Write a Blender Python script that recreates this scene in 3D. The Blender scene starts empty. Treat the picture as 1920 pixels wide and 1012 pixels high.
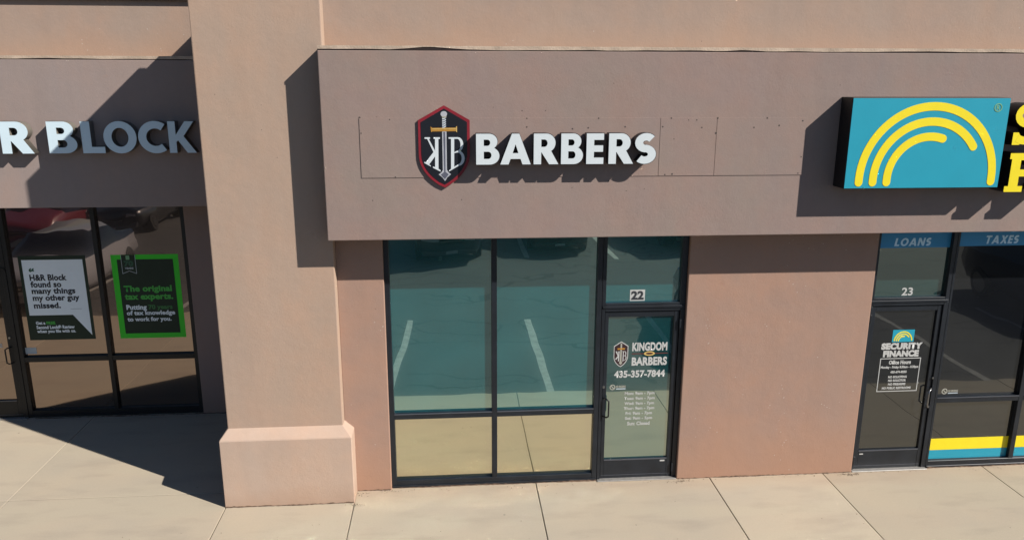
import bpy, bmesh, math, random
from mathutils import Vector, Matrix
random.seed(7)
R = math.radians
scene = bpy.context.scene
COL = scene.collection

# ------------------------------------------------------------------ camera
cam = bpy.data.cameras.new('camera')
cam.sensor_width = 36.0
cam.lens = 36.0 * 1463.8 / 1920.0
cam.clip_start = 0.1
cam.clip_end = 1500
camo = bpy.data.objects.new('camera', cam)
COL.objects.link(camo)
fw = Vector((0.07723716, 0.9660658, -0.24647777)).normalized()
rt = Vector((0.99687486, -0.07894077, 0.00297715)).normalized()
up = Vector((0.01658102, 0.24593744, 0.96914387)).normalized()
m = Matrix((rt, up, -fw)).transposed().to_4x4()
m.translation = Vector((0.779, -8.759, 5.004))
camo.matrix_world = m
scene.camera = camo

# ------------------------------------------------------------------ light
SUN_DIR = Vector((-1.571, 1.0, -1.421)).normalized()
sun = bpy.data.lights.new('sun', 'SUN')
sun.energy = 5.0
sun.angle = R(0.53)
sun.color = (1.0, 0.94, 0.86)
suno = bpy.data.objects.new('sun', sun)
suno.rotation_euler = SUN_DIR.to_track_quat('-Z', 'Y').to_euler()
suno.location = (12, -12, 14)
COL.objects.link(suno)
world = bpy.data.worlds.new('World')
scene.world = world
world.use_nodes = True
wn = world.node_tree.nodes
wl = world.node_tree.links
sky = wn.new('ShaderNodeTexSky')
sky.sky_type = 'NISHITA'
sky.sun_disc = False
sky.sun_elevation = R(37.3)
sky.sun_rotation = math.atan2(1.571, -1.0)
sky.air_density = 1.0
sky.dust_density = 0.2
sky.ozone_density = 5.0
wl.new(sky.outputs[0], wn['Background'].inputs[0])
wn['Background'].inputs[1].default_value = 0.05
vs = scene.view_settings
vs.view_transform = 'Standard'
vs.look = 'None'
vs.exposure = 0.8
vs.gamma = 1.0
vs.use_curve_mapping = False
scene.cycles.caustics_reflective = True
scene.cycles.blur_glossy = 0.0
scene.cycles.sample_clamp_indirect = 250
scene.cycles.caustics_refractive = False
scene.cycles.max_bounces = 8

# ------------------------------------------------------------------ materials
K = 0.50
def dk(c, k=None):
    k = K if k is None else k * 0.81
    return tuple(x * k for x in c)
def new_mat(name):
    mt = bpy.data.materials.new(name)
    mt.use_nodes = True
    nt = mt.node_tree
    return mt, nt, nt.nodes['Principled BSDF']

def setv(b, col=None, rough=None, metal=None, spec=None):
    if col: b.inputs['Base Color'].default_value = (*col, 1)
    if rough is not None: b.inputs['Roughness'].default_value = rough
    if metal is not None: b.inputs['Metallic'].default_value = metal
    if spec is not None: b.inputs['Specular IOR Level'].default_value = spec

def node(nt, t, **kw):
    n = nt.nodes.new(t)
    for k, v in kw.items():
        setattr(n, k, v)
    return n

def noise(nt, vec, scale, detail=4, rough=0.55):
    n = node(nt, 'ShaderNodeTexNoise')
    n.inputs['Scale'].default_value = scale
    n.inputs['Detail'].default_value = detail
    n.inputs['Roughness'].default_value = rough
    if vec: nt.links.new(vec, n.inputs['Vector'])
    return n.outputs['Fac']

def ramp(nt, fac, p0, p1, c0=(0, 0, 0), c1=(1, 1, 1)):
    r = node(nt, 'ShaderNodeValToRGB')
    r.color_ramp.elements[0].position = p0
    r.color_ramp.elements[1].position = p1
    r.color_ramp.elements[0].color = (*c0, 1)
    r.color_ramp.elements[1].color = (*c1, 1)
    nt.links.new(fac, r.inputs[0])
    return r.outputs[0]

def mix(nt, fac, a, b, mode='MIX'):
    n = node(nt, 'ShaderNodeMix', data_type='RGBA', blend_type=mode)
    if isinstance(fac, (int, float)): n.inputs[0].default_value = fac
    else: nt.links.new(fac, n.inputs[0])
    for i, c in ((6, a), (7, b)):
        if isinstance(c, tuple): n.inputs[i].default_value = (*c, 1)
        else: nt.links.new(c, n.inputs[i])
    return n.outputs[2]

def mathn(nt, op, a, b=None, clamp=False):
    n = node(nt, 'ShaderNodeMath', operation=op)
    n.use_clamp = clamp
    for i, c in ((0, a), (1, b)):
        if c is None: continue
        if isinstance(c, (int, float)): n.inputs[i].default_value = c
        else: nt.links.new(c, n.inputs[i])
    return n.outputs[0]

def maprange(nt, v, a, b, c=0.0, d=1.0):
    n = node(nt, 'ShaderNodeMapRange')
    nt.links.new(v, n.inputs[0])
    for i, x in enumerate((a, b, c, d)): n.inputs[i + 1].default_value = x
    return n.outputs[0]

def world_pos(nt, scale=(1, 1, 1)):
    g = node(nt, 'ShaderNodeNewGeometry')
    mp = node(nt, 'ShaderNodeMapping')
    mp.inputs['Scale'].default_value = scale
    nt.links.new(g.outputs['Position'], mp.inputs['Vector'])
    return mp.outputs[0], g

def stucco(name, base, tint, stain=None, zlow=None, zhigh=None, stain_amt=0.8, chips=0.0, grain=0.17):
    """painted stucco: soft blotches, vertical streaks, dust stain rising from a ledge, chipped specks"""
    base, tint = tuple(c * w for c, w in zip(base, (1.05, 1.035, 1.02))), tuple(c * w for c, w in zip(tint, (1.07, 1.035, 1.01)))
    base, tint, stain = dk(base), dk(tint), (dk(stain) if stain else None)
    mt, nt, b = new_mat(name)
    p, g = world_pos(nt)
    ps, _ = world_pos(nt, (2.2, 2.2, 0.35))
    col = mix(nt, ramp(nt, noise(nt, p, 0.9, 3), 0.38, 0.62), base, tint)
    g2 = sum(base) / 3
    col = mix(nt, mathn(nt, 'MULTIPLY', ramp(nt, noise(nt, p, 2.1, 6, 0.62), 0.44, 0.66), 0.45), col, (base[0] * 1.12, base[1] * 1.0, base[2] * 0.92))
    col = mix(nt, mathn(nt, 'MULTIPLY', ramp(nt, noise(nt, ps, 0.7, 4), 0.46, 0.68), 0.5), col, (base[0] * 0.88, base[1] * 0.96, base[2] * 1.03))
    col = mix(nt, mathn(nt, 'MULTIPLY', ramp(nt, noise(nt, ps, 1.6, 5), 0.5, 0.75), 0.35), col, tuple(c * 0.84 for c in base))
    col = mix(nt, mathn(nt, 'MULTIPLY', ramp(nt, noise(nt, p, 14, 5, 0.7), 0.45, 0.8), 0.22), col, tuple(min(1, c * 1.2) for c in tint))
    if stain:
        sx = node(nt, 'ShaderNodeSeparateXYZ')
        nt.links.new(g.outputs['Position'], sx.inputs[0])
        wob = mathn(nt, 'MULTIPLY', mathn(nt, 'SUBTRACT', noise(nt, p, 1.3, 5), 0.5), (zhigh - zlow) * 1.3)
        zz = mathn(nt, 'ADD', sx.outputs[2], wob)
        f = maprange(nt, zz, zlow, zhigh, stain_amt, 0.0)
        col = mix(nt, f, col, stain)
    if chips > 0:
        v = node(nt, 'ShaderNodeTexVoronoi')
        v.inputs['Scale'].default_value = 24
        nt.links.new(p, v.inputs['Vector'])
        spot = mathn(nt, 'LESS_THAN', v.outputs['Distance'], 0.17)
        sel = mathn(nt, 'GREATER_THAN', noise(nt, p, 1.7, 3), 0.66 - 0.06 * chips)
        sel2 = mathn(nt, 'GREATER_THAN', noise(nt, p, 11, 2), 0.56)
        f = mathn(nt, 'MULTIPLY', mathn(nt, 'MULTIPLY', spot, sel), sel2)
        col = mix(nt, mathn(nt, 'MULTIPLY', f, 0.55), col, (0.41, 0.37, 0.335))
    # small dark pits
    v2 = node(nt, 'ShaderNodeTexVoronoi')
    v2.inputs['Scale'].default_value = 5.0
    nt.links.new(p, v2.inputs['Vector'])
    pit = mathn(nt, 'LESS_THAN', v2.outputs['Distance'], 0.03)
    pit = mathn(nt, 'MULTIPLY', pit, mathn(nt, 'GREATER_THAN', noise(nt, p, 2.3, 2), 0.55))
    col = mix(nt, mathn(nt, 'MULTIPLY', pit, 0.6), col, tuple(c * 0.35 for c in base))
    nt.links.new(col, b.inputs['Base Color'])
    setv(b, rough=0.93, spec=0.2)
    bp = node(nt, 'ShaderNodeBump')
    bp.inputs['Strength'].default_value = grain
    bp.inputs['Distance'].default_value = 0.012
    h = mathn(nt, 'ADD', noise(nt, p, 48, 5, 0.75), mathn(nt, 'MULTIPLY', noise(nt, p, 4.5, 3), 2.2))
    nt.links.new(h, bp.inputs['Height'])
    nt.links.new(bp.outputs[0], b.inputs['Normal'])
    return mt

M = {}
M['fascia'] = stucco('mauve stucco', (0.425, 0.318, 0.288), (0.40, 0.325, 0.290))
M['fascia_l'] = stucco('grey mauve stucco', (0.47, 0.375, 0.345), (0.44, 0.36, 0.33))
M['pillar'] = stucco('tan stucco', (0.63, 0.460, 0.355), (0.585, 0.445, 0.35))
M['base'] = stucco('pale peach stucco', (0.715, 0.535, 0.42), (0.65, 0.505, 0.415), stain=(0.62, 0.42, 0.30), zlow=0.0, zhigh=0.25, stain_amt=0.6)
M['upper'] = stucco('peach stucco', (0.56, 0.42, 0.335), (0.51, 0.395, 0.33), stain=(0.60, 0.40, 0.285), zlow=5.15, zhigh=5.55, stain_amt=0.75, chips=1.0)
M['wall'] = stucco('dusty pink stucco', (0.545, 0.355, 0.272), (0.485, 0.335, 0.272), stain=(0.62, 0.36, 0.24), zlow=-0.1, zhigh=0.8, stain_amt=0.8, chips=1.6)
M['wall_l'] = stucco('recess mauve stucco', (0.42, 0.31, 0.28), (0.38, 0.30, 0.28), stain=(0.5, 0.33, 0.25), zlow=0.0, zhigh=0.7)  # mauve stucco of the recessed left shop wall

def plain(name, col, rough=0.5, metal=0.0, spec=0.5, var=0.06, scale=6.0, bump=0.0, k=None):
    col = dk(col, k)
    mt, nt, b = new_mat(name)
    p, g = world_pos(nt)
    c = mix(nt, ramp(nt, noise(nt, p, scale, 4), 0.3, 0.7), tuple(x * (1 - var) for x in col), tuple(min(1, x * (1 + var)) for x in col))
    nt.links.new(c, b.inputs['Base Color'])
    setv(b, rough=rough, metal=metal, spec=spec)
    if bump:
        bp = node(nt, 'ShaderNodeBump')
        bp.inputs['Strength'].default_value = bump
        bp.inputs['Distance'].default_value = 0.01
        nt.links.new(noise(nt, p, 60, 3), bp.inputs['Height'])
        nt.links.new(bp.outputs[0], b.inputs['Normal'])
    return mt

M['alu_dark'] = plain('dark bronze aluminium', (0.022, 0.028, 0.038), 0.42, 0.2, 0.5, 0.25)
M['alu_black'] = plain('black aluminium', (0.014, 0.015, 0.017), 0.45, 0.2, 0.4, 0.2)
M['alu'] = plain('brushed aluminium threshold', (0.55, 0.53, 0.5), 0.5, 0.5, 0.5, 0.15, 20)
M['steel'] = plain('brushed steel', (0.5, 0.5, 0.5), 0.3, 0.9, 0.5, 0.1, 20)
M['gasket'] = plain('black rubber', (0.01, 0.01, 0.01), 0.8)
M['white'] = plain('white acrylic', (0.61, 0.665, 0.69), 0.35, 0, 0.4, 0.02, k=1)
M['white_sky'] = plain('sky tinted white acrylic', (0.62, 0.76, 0.84), 0.35, 0, 0.4, 0.02, k=1)  # blued and brightened white stands in for sky light on shaded letters
M['return'] = plain('dark letter return', (0.045, 0.038, 0.045), 0.5, 0, 0.4, 0.1)
M['return_l'] = plain('grey letter return', (0.22, 0.20, 0.17), 0.5, 0, 0.4, 0.1)
M['black'] = plain('black painted sheet', (0.012, 0.012, 0.014), 0.5, 0, 0.4, 0.1)
M['sign_navy'] = plain('near black vinyl', (0.012, 0.014, 0.022), 0.4, 0, 0.4, 0.1)
M['red'] = plain('crimson trim', (0.36, 0.018, 0.035), 0.45, 0, 0.4, 0.15)
M['red_d'] = plain('dark red return', (0.10, 0.015, 0.02), 0.5, 0, 0.4, 0.1)
M['gold'] = plain('gold vinyl', (0.72, 0.36, 0.06), 0.4, 0.1, 0.5, 0.1, 30)
M['gold_l'] = plain('pale gold vinyl', (0.9, 0.62, 0.2), 0.4, 0.0, 0.5, 0.1, 30)
M['silver'] = plain('pale silver vinyl', (0.66, 0.68, 0.74), 0.4, 0, 0.5, 0.08, 20)
M['slate'] = plain('slate grey vinyl', (0.16, 0.17, 0.23), 0.4, 0, 0.5, 0.1, 20)
M['cyan'] = plain('turquoise acrylic', (0.028, 0.50, 0.69), 0.35, 0, 0.45, 0.03, 3)
M['yellow'] = plain('bright yellow vinyl', (1.35, 1.10, 0.03), 0.4, 0, 0.4, 0.03)
M['green_r'] = plain('light green print', (0.28, 0.62, 0.32), 0.5)
M['blue_banner'] = plain('blue window banner', (0.03, 0.26, 0.52), 0.5, 0, 0.4, 0.05, k=1)
M['blue_text'] = plain('light blue lettering', (0.60, 0.85, 1.0), 0.5, k=1)
M['pgreen'] = plain('vivid green poster border', (0.04, 0.62, 0.025), 0.5, 0, 0.3, 0.03, k=1)
M['pdark'] = plain('very dark green poster', (0.020, 0.045, 0.025), 0.6, 0, 0.3, 0.1)
M['pgreen_t'] = plain('poster green lettering', (0.05, 0.42, 0.05), 0.6, k=1)
M['pgreen_d'] = plain('dark green print', (0.02, 0.14, 0.07), 0.6)
M['pgreen_m'] = plain('muted green lettering', (0.04, 0.27, 0.06), 0.6)
M['pwhite'] = plain('white paper', (0.82, 0.90, 0.95), 0.7, 0, 0.3, 0.02, k=1)
M['pink_ink'] = plain('dark ink', (0.025, 0.03, 0.04), 0.7)
M['vinyl'] = plain('white window vinyl', (0.75, 0.75, 0.73), 0.55, 0, 0.3, 0.03)
M['vinyl_l'] = plain('off white window vinyl', (0.55, 0.54, 0.46), 0.6, 0, 0.3, 0.05)
M['burg'] = plain('burgundy vinyl', (0.05, 0.018, 0.022), 0.5)
M['stripe_red'] = plain('dull red vinyl', (0.16, 0.035, 0.03), 0.5)
M['flash'] = plain('chalky flashing sealant', (0.74, 0.58, 0.45), 0.85, 0, 0.2, 0.22, 5, 0.4)
M['flash_g'] = plain('dark gap', (0.03, 0.014, 0.012), 0.9)
M['coping'] = plain('brown metal coping', (0.10, 0.065, 0.045), 0.5, 0.2)
M['rubber'] = plain('tyre rubber', (0.02, 0.02, 0.02), 0.85)
M['paint_w'] = plain('worn white lot paint', (0.62, 0.60, 0.56), 0.85, 0, 0.2, 0.22, 9)
M['grey_print'] = plain('grey fine print', (0.4, 0.45, 0.48), 0.7, k=1)
M['old_hole'] = plain('filled screw hole', (0.10, 0.075, 0.07), 0.9)

def glass_mat(name, film, gloss, fac, wob=0.0):
    """coated window glass: mirror-like outer surface over a dark or tinted film that the sun can light"""
    mt, nt, b = new_mat(name)
    nt.nodes.remove(b)
    out = nt.nodes['Material Output']
    p, g = world_pos(nt)
    d = node(nt, 'ShaderNodeBsdfDiffuse')
    film = dk(film, 1)
    fc = mix(nt, ramp(nt, noise(nt, p, 1.5, 4), 0.3, 0.7), tuple(c * 0.8 for c in film), tuple(c * 1.15 for c in film))
    nt.links.new(fc, d.inputs[0])
    gl = node(nt, 'ShaderNodeBsdfGlossy')
    gl.inputs['Roughness'].default_value = 0.004
    gl.inputs[0].default_value = (*gloss, 1)
    if wob:
        bp = node(nt, 'ShaderNodeBump')
        bp.inputs['Strength'].default_value = 1.0
        bp.inputs['Distance'].default_value = wob
        nt.links.new(noise(nt, p, 1.4, 1.0), bp.inputs['Height'])
        nt.links.new(bp.outputs[0], gl.inputs['Normal'])
    # rougher lobe added beside the sharp one so panes throw sunlight onto paving
    gh = node(nt, 'ShaderNodeBsdfGlossy')
    gh.inputs['Roughness'].default_value = 0.12
    gh.inputs[0].default_value = (*gloss, 1)
    mh = node(nt, 'ShaderNodeMixShader')
    mh.inputs[0].default_value = 0.30
    nt.links.new(gl.outputs[0], mh.inputs[1])
    nt.links.new(gh.outputs[0], mh.inputs[2])
    mx = node(nt, 'ShaderNodeMixShader')
    mx.inputs[0].default_value = fac
    nt.links.new(d.outputs[0], mx.inputs[1])
    nt.links.new(mh.outputs[0], mx.inputs[2])
    nt.links.new(mx.outputs[0], out.inputs[0])
    return mt

M['glass_teal'] = glass_mat('teal tinted glass', (0.006, 0.115, 0.130), (0.64, 0.86, 0.78), 0.55, 0.004)
M['glass_low'] = glass_mat('amber tinted lower glass', (0.04, 0.045, 0.018), (0.97, 0.93, 0.72), 0.72, 0.004)
M['glass_door'] = glass_mat('green tinted door glass', (0.008, 0.065, 0.07), (0.74, 0.85, 0.74), 0.50, 0.003)
M['glass_left'] = glass_mat('smoked glass', (0.008, 0.008, 0.010), (0.82, 0.66, 0.56), 0.32, 0.005)
M['glass_right'] = glass_mat('dark smoked glass', (0.008, 0.009, 0.011), (0.86, 0.88, 0.84), 0.145, 0.004)
M['glass_r23'] = glass_mat('dark green glass', (0.015, 0.045, 0.045), (0.75, 0.85, 0.75), 0.32, 0.004)
M['car_glass'] = plain('car glass', (0.01, 0.012, 0.014), 0.05, 0, 0.8)

def concrete():
    mt, nt, b = new_mat('broom finished concrete')
    p, g = world_pos(nt)
    oi = node(nt, 'ShaderNodeObjectInfo')
    col = mix(nt, ramp(nt, noise(nt, p, 0.8, 4), 0.32, 0.68), (0.362, 0.304, 0.228), (0.322, 0.282, 0.222))
    pr, _ = world_pos(nt, (0.5, 1.6, 1))
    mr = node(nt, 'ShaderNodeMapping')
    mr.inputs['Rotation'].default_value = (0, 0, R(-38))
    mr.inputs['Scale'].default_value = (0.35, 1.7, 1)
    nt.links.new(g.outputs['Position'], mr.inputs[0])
    col = mix(nt, mathn(nt, 'MULTIPLY', ramp(nt, noise(nt, mr.outputs[0], 1.1, 2, 0.35), 0.47, 0.54), 0.55), col, (0.348, 0.304, 0.231))  # pale diagonal streaks imitate sunlight the windows throw on the paving
    col = mix(nt, mathn(nt, 'MULTIPLY', ramp(nt, noise(nt, pr, 2.2, 5), 0.52, 0.74), 0.35), col, (0.205, 0.172, 0.142))
    col = mix(nt, mathn(nt, 'MULTIPLY', ramp(nt, noise(nt, p, 45, 4, 0.7), 0.45, 0.8), 0.14), col, (0.154, 0.134, 0.109))
    v = node(nt, 'ShaderNodeTexVoronoi')
    v.inputs['Scale'].default_value = 3.2
    nt.links.new(p, v.inputs['Vector'])
    spot = mathn(nt, 'MULTIPLY', mathn(nt, 'LESS_THAN', v.outputs['Distance'], 0.045), mathn(nt, 'GREATER_THAN', noise(nt, p, 1.9, 2), 0.52))
    col = mix(nt, mathn(nt, 'MULTIPLY', spot, 0.5), col, (0.097, 0.081, 0.069))
    sx = node(nt, 'ShaderNodeSeparateXYZ')
    nt.links.new(g.outputs['Position'], sx.inputs[0])
    # reddish dust washed down from the stucco along the wall foot
    yy = mathn(nt, 'ADD', sx.outputs[1], mathn(nt, 'MULTIPLY', mathn(nt, 'SUBTRACT', noise(nt, p, 2.0, 4), 0.5), 0.5))
    f = maprange(nt, yy, -0.35, 0.05, 0.0, 0.4)
    f2 = mathn(nt, 'GREATER_THAN', sx.outputs[0], -0.42)
    col = mix(nt, mathn(nt, 'MULTIPLY', f, f2), col, (0.300, 0.211, 0.146))
    rnd = maprange(nt, oi.outputs['Random'], 0, 1, 0.93, 1.05)
    cm = node(nt, 'ShaderNodeCombineColor')
    for i in range(3): nt.links.new(rnd, cm.inputs[i])
    col = mix(nt, 1.0, col, cm.outputs[0], 'MULTIPLY')
    nt.links.new(col, b.inputs['Base Color'])
    setv(b, rough=0.9, spec=0.25)
    bp = node(nt, 'ShaderNodeBump')
    bp.inputs['Strength'].default_value = 0.2
    bp.inputs['Distance'].default_value = 0.006
    nt.links.new(noise(nt, p, 110, 4, 0.7), bp.inputs['Height'])
    nt.links.new(bp.outputs[0], b.inputs['Normal'])
    return mt
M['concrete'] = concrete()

def asphalt():
    mt, nt, b = new_mat('weathered asphalt')
    p, g = world_pos(nt)
    col = mix(nt, ramp(nt, noise(nt, p, 0.5, 5), 0.3, 0.7), (0.049, 0.049, 0.049), (0.066, 0.065, 0.063))
    col = mix(nt, mathn(nt, 'MULTIPLY', ramp(nt, noise(nt, p, 30, 3, 0.7), 0.4, 0.8), 0.4), col, (0.093, 0.091, 0.089))
    ml = node(nt, 'ShaderNodeMapping')
    ml.inputs['Scale'].default_value = (0.22, 0.75, 1)
    nz = node(nt, 'ShaderNodeTexNoise')
    nz.inputs['Scale'].default_value = 0.8
    nt.links.new(g.outputs['Position'], nz.inputs['Vector'])
    ad = node(nt, 'ShaderNodeVectorMath', operation='ADD')
    nt.links.new(g.outputs['Position'], ad.inputs[0])
    nt.links.new(nz.outputs['Color'], ad.inputs[1])
    nt.links.new(ad.outputs[0], ml.inputs[0])
    v = node(nt, 'ShaderNodeTexVoronoi', feature='DISTANCE_TO_EDGE')
    v.inputs['Scale'].default_value = 1.0
    nt.links.new(ml.outputs[0], v.inputs['Vector'])
    crack = mathn(nt, 'LESS_THAN', v.outputs['Distance'], 0.014)
    col = mix(nt, mathn(nt, 'MULTIPLY', crack, 0.6), col, (0.016, 0.016, 0.016))
    nt.links.new(col, b.inputs['Base Color'])
    setv(b, rough=0.9, spec=0.3)
    return mt
M['asphalt'] = asphalt()
M['soil'] = plain('joint filler', (0.05, 0.04, 0.03), 0.95)

# ------------------------------------------------------------------ geometry helpers
def link(name, me, mats, parent=None, smooth=False):
    if not isinstance(mats, (list, tuple)): mats = [mats]
    for x in mats: me.materials.append(M[x] if isinstance(x, str) else x)
    if smooth:
        for p in me.polygons: p.use_smooth = True
    o = bpy.data.objects.new(name, me)
    COL.objects.link(o)
    if parent:
        o.parent = parent
        # every Empty stands at its thing's base: keep mesh coordinates in world metres
        o.matrix_parent_inverse = base_inv(parent)
    return o

def base_inv(p):
    # parts are meshes whose own world matrix is the identity; only an Empty carries an offset
    return Matrix.Translation(-p.location) if p.type == 'EMPTY' else Matrix.Identity(4)

def empty(name, loc, label=None, cat=None, group=None, kind=None):
    o = bpy.data.objects.new(name, None)
    o.location = loc
    o.empty_display_size = 0.2
    COL.objects.link(o)
    tag(o, label, cat, group, kind)
    return o

def tag(o, label=None, cat=None, group=None, kind=None):
    if label: o['label'] = label
    if cat: o['category'] = cat
    if group: o['group'] = group
    if kind: o['kind'] = kind
    return o

def bm_box(bm, x0, x1, y0, y1, z0, z1, mi=0):
    vs_ = [bm.verts.new(c) for c in ((x0, y0, z0), (x1, y0, z0), (x1, y1, z0), (x0, y1, z0),
                                     (x0, y0, z1), (x1, y0, z1), (x1, y1, z1), (x0, y1, z1))]
    for f in ((0, 3, 2, 1), (4, 5, 6, 7), (0, 1, 5, 4), (1, 2, 6, 5), (2, 3, 7, 6), (3, 0, 4, 7)):
        fc = bm.faces.new([vs_[i] for i in f])
        fc.material_index = mi

def boxes(name, lst, mats, parent=None, bevel=0.0, seg=2):
    bm = bmesh.new()
    for b in lst: bm_box(bm, *b)
    if bevel:
        bmesh.ops.bevel(bm, geom=bm.edges[:], offset=bevel, segments=seg, affect='EDGES', profile=0.6)
    me = bpy.data.meshes.new(name)
    bm.to_mesh(me); bm.free()
    return link(name, me, mats, parent)

def arc(cx, cz, rx, rz, a0, a1, n=12):
    return [(cx + rx * math.cos(R(a0 + (a1 - a0) * i / n)), cz + rz * math.sin(R(a0 + (a1 - a0) * i / n))) for i in range(n + 1)]

def curve_mesh(loops, depth, bevel=0.0):
    """2D outlines with holes -> filled, extruded mesh in the XY plane (z = +-depth/2)"""
    cu = bpy.data.curves.new('outline', 'CURVE')
    cu.dimensions = '2D'
    cu.fill_mode = 'BOTH'
    cu.extrude = depth / 2
    cu.bevel_depth = bevel
    for lp in loops:
        sp = cu.splines.new('POLY')
        sp.points.add(len(lp) - 1)
        for i, (x, y) in enumerate(lp): sp.points[i].co = (x, y, 0, 1)
        sp.use_cyclic_u = True
    o = bpy.data.objects.new('tmp', cu)
    COL.objects.link(o)
    dg = bpy.context.evaluated_depsgraph_get()
    me = bpy.data.meshes.new_from_object(o.evaluated_get(dg))
    bpy.data.objects.remove(o); bpy.data.curves.remove(cu)
    return me

def stand_up(me, y_front, depth, x=0.0, z=0.0, side_mat=False):
    """turn a curve mesh upright: its +Z side becomes the face towards -Y"""
    for v in me.vertices:
        a, b_, c = v.co
        v.co = (x + a, y_front + depth / 2 - c, z + b_)
    me.materials.clear()
    me.update()
    if side_mat:
        for p in me.polygons:
            p.material_index = 0 if p.normal.y < -0.5 else 1

def shape(name, loops, y_front, depth, mats, parent, x=0.0, z=0.0):
    me = curve_mesh(loops, depth)
    stand_up(me, y_front, depth, x, z, side_mat=isinstance(mats, (list, tuple)))
    return link(name, me, mats, parent)

def text(name, body, x0, x1, z0, z1, y, mat, parent, bold=0.02, depth=0.0012, shear=0.0, keep=True):
    """flat lettering fitted to a box on a plane y"""
    cu = bpy.data.curves.new('text', 'FONT')
    cu.body = body
    cu.size = 1.0
    cu.offset = bold
    cu.space_character = 1.0 + bold * 0.8
    cu.shear = shear
    cu.extrude = 0.0
    cu.resolution_u = 3
    o = bpy.data.objects.new('tmp', cu)
    COL.objects.link(o)
    dg = bpy.context.evaluated_depsgraph_get()
    me = bpy.data.meshes.new_from_object(o.evaluated_get(dg))
    bpy.data.objects.remove(o); bpy.data.curves.remove(cu)
    xs = [v.co.x for v in me.vertices]; ys = [v.co.y for v in me.vertices]
    ax, bx, ay, by = min(xs), max(xs), min(ys), max(ys)
    for v in me.vertices:
        u = (v.co.x - ax) / (bx - ax); w = (v.co.y - ay) / (by - ay)
        v.co = (x0 + u * (x1 - x0), y, z0 + w * (z1 - z0))
    me.materials.clear()
    me.update()
    ob = link(name, me, mat, parent)
    return ob

def stroke(pts, w, cap=True):
    """outline of a thick line through pts"""
    L, Rr = [], []
    n = len(pts)
    for i in range(n):
        a = Vector(pts[max(i - 1, 0)]); b_ = Vector(pts[min(i + 1, n - 1)])
        t = (b_ - a).normalized(); nn = Vector((-t.y, t.x)) * w / 2
        p = Vector(pts[i])
        L.append(tuple(p + nn)); Rr.append(tuple(p - nn))
    out = list(L)
    if cap:
        t = (Vector(pts[-1]) - Vector(pts[-2])); a0 = math.degrees(math.atan2(t.y, t.x))
        out += arc(pts[-1][0], pts[-1][1], w / 2, w / 2, a0 + 90, a0 - 90, 8)[1:-1]
    out += Rr[::-1]
    if cap:
        t = (Vector(pts[0]) - Vector(pts[1])); a0 = math.degrees(math.atan2(t.y, t.x))
        out += arc(pts[0][0], pts[0][1], w / 2, w / 2, a0 + 90, a0 - 90, 8)[1:-1]
    return out

def ellipse(cx, cz, rx, rz, n=32):
    return arc(cx, cz, rx, rz, 0, 360, n)[:-1]

# heavy geometric sans glyphs, unit height
GL = {
 'B': (0.76, [[(0, 0), (0, 1)] + arc(.42, .745, .275, .255, 90, -52, 12) + arc(.44, .285, .32, .285, 52, -90, 14),
        [(.25, .61), (.25, .81)] + arc(.37, .71, .09, .10, 90, -90, 8), [(.25, .185), (.25, .42)] + arc(.40, .3025, .10, .1175, 90, -90, 8)]),
 'A': (1.0, [[(0, 0), (.38, 1), (.62, 1), (1, 0), (.73, 0), (.665, .18), (.335, .18), (.27, 0)], [(.405, .37), (.5, .66), (.595, .37)]]),
 'R': (0.82, [[(0, 0), (0, 1)] + arc(.42, .695, .305, .305, 90, -58, 12) + [(.83, 0), (.52, 0), (.262, .39), (.25, .39), (.25, 0)],
        [(.25, .57), (.25, .81)] + arc(.36, .69, .10, .12, 90, -90, 8)]),
 'E': (0.57, [[(0, 0), (0, 1), (.57, 1), (.57, .79), (.25, .79), (.25, .61), (.55, .61), (.55, .40), (.25, .40), (.25, .21), (.57, .21), (.57, 0)]]),
 'S': (0.70, [stroke(arc(.37, .69, .215, .195, 38, 262, 14) + arc(.335, .31, .225, .195, 82, -138, 14), .245, False)]),
 'L': (0.60, [[(0, 0), (0, 1), (.25, 1), (.25, .2), (.60, .2), (.60, 0)]]),
 'O': (0.98, [ellipse(.49, .5, .49, .51), ellipse(.49, .5, .25, .30)]),
 'C': (0.84, [stroke(arc(.50, .5, .385, .395, 52, 308, 24), .235, False)]),
 'K': (0.86, [[(0, 0), (0, 1), (.24, 1), (.24, .57), (.56, 1), (.85, 1), (.49, .53), (.88, 0), (.58, 0), (.30, .40), (.24, .34), (.24, 0)]]),
 'N': (0.86, [[(0, 0), (0, 1), (.26, 1), (.63, .42), (.63, 1), (.86, 1), (.86, 0), (.62, 0), (.23, .60), (.23, 0)]]),
 'T': (0.74, [[(.25, 0), (.25, .80), (0, .80), (0, 1), (.74, 1), (.74, .80), (.49, .80), (.49, 0)]]),
 'X': (0.90, [[(0, 0), (.31, .51), (.02, 1), (.30, 1), (.45, .71), (.60, 1), (.88, 1), (.59, .51), (.90, 0), (.61, 0), (.45, .31), (.28, 0)]]),
 'H': (0.86, [[(0, 0), (0, 1), (.24, 1), (.24, .61), (.62, .61), (.62, 1), (.86, 1), (.86, 0), (.62, 0), (.62, .4), (.24, .4), (.24, 0)]]),
}

def word(body, x0, x1, z0, z1, y, mat, parent, slant=0.16, gap=0.13):
    """slanted heavy lettering as one flat printed line fitted to a box"""
    h = z1 - z0
    tot = sum(GL[c][0] for c in body) + gap * (len(body) - 1)
    sx = (x1 - x0 - slant * h) / tot
    x = x0; loops = []
    for c in body:
        for lp in GL[c][1]: loops.append([(x + p[0] * sx + slant * h * p[1], z0 + p[1] * h) for p in lp])
        x += (GL[c][0] + gap) * sx
    return shape('text_line', loops, y, .0008, mat, parent)

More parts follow.
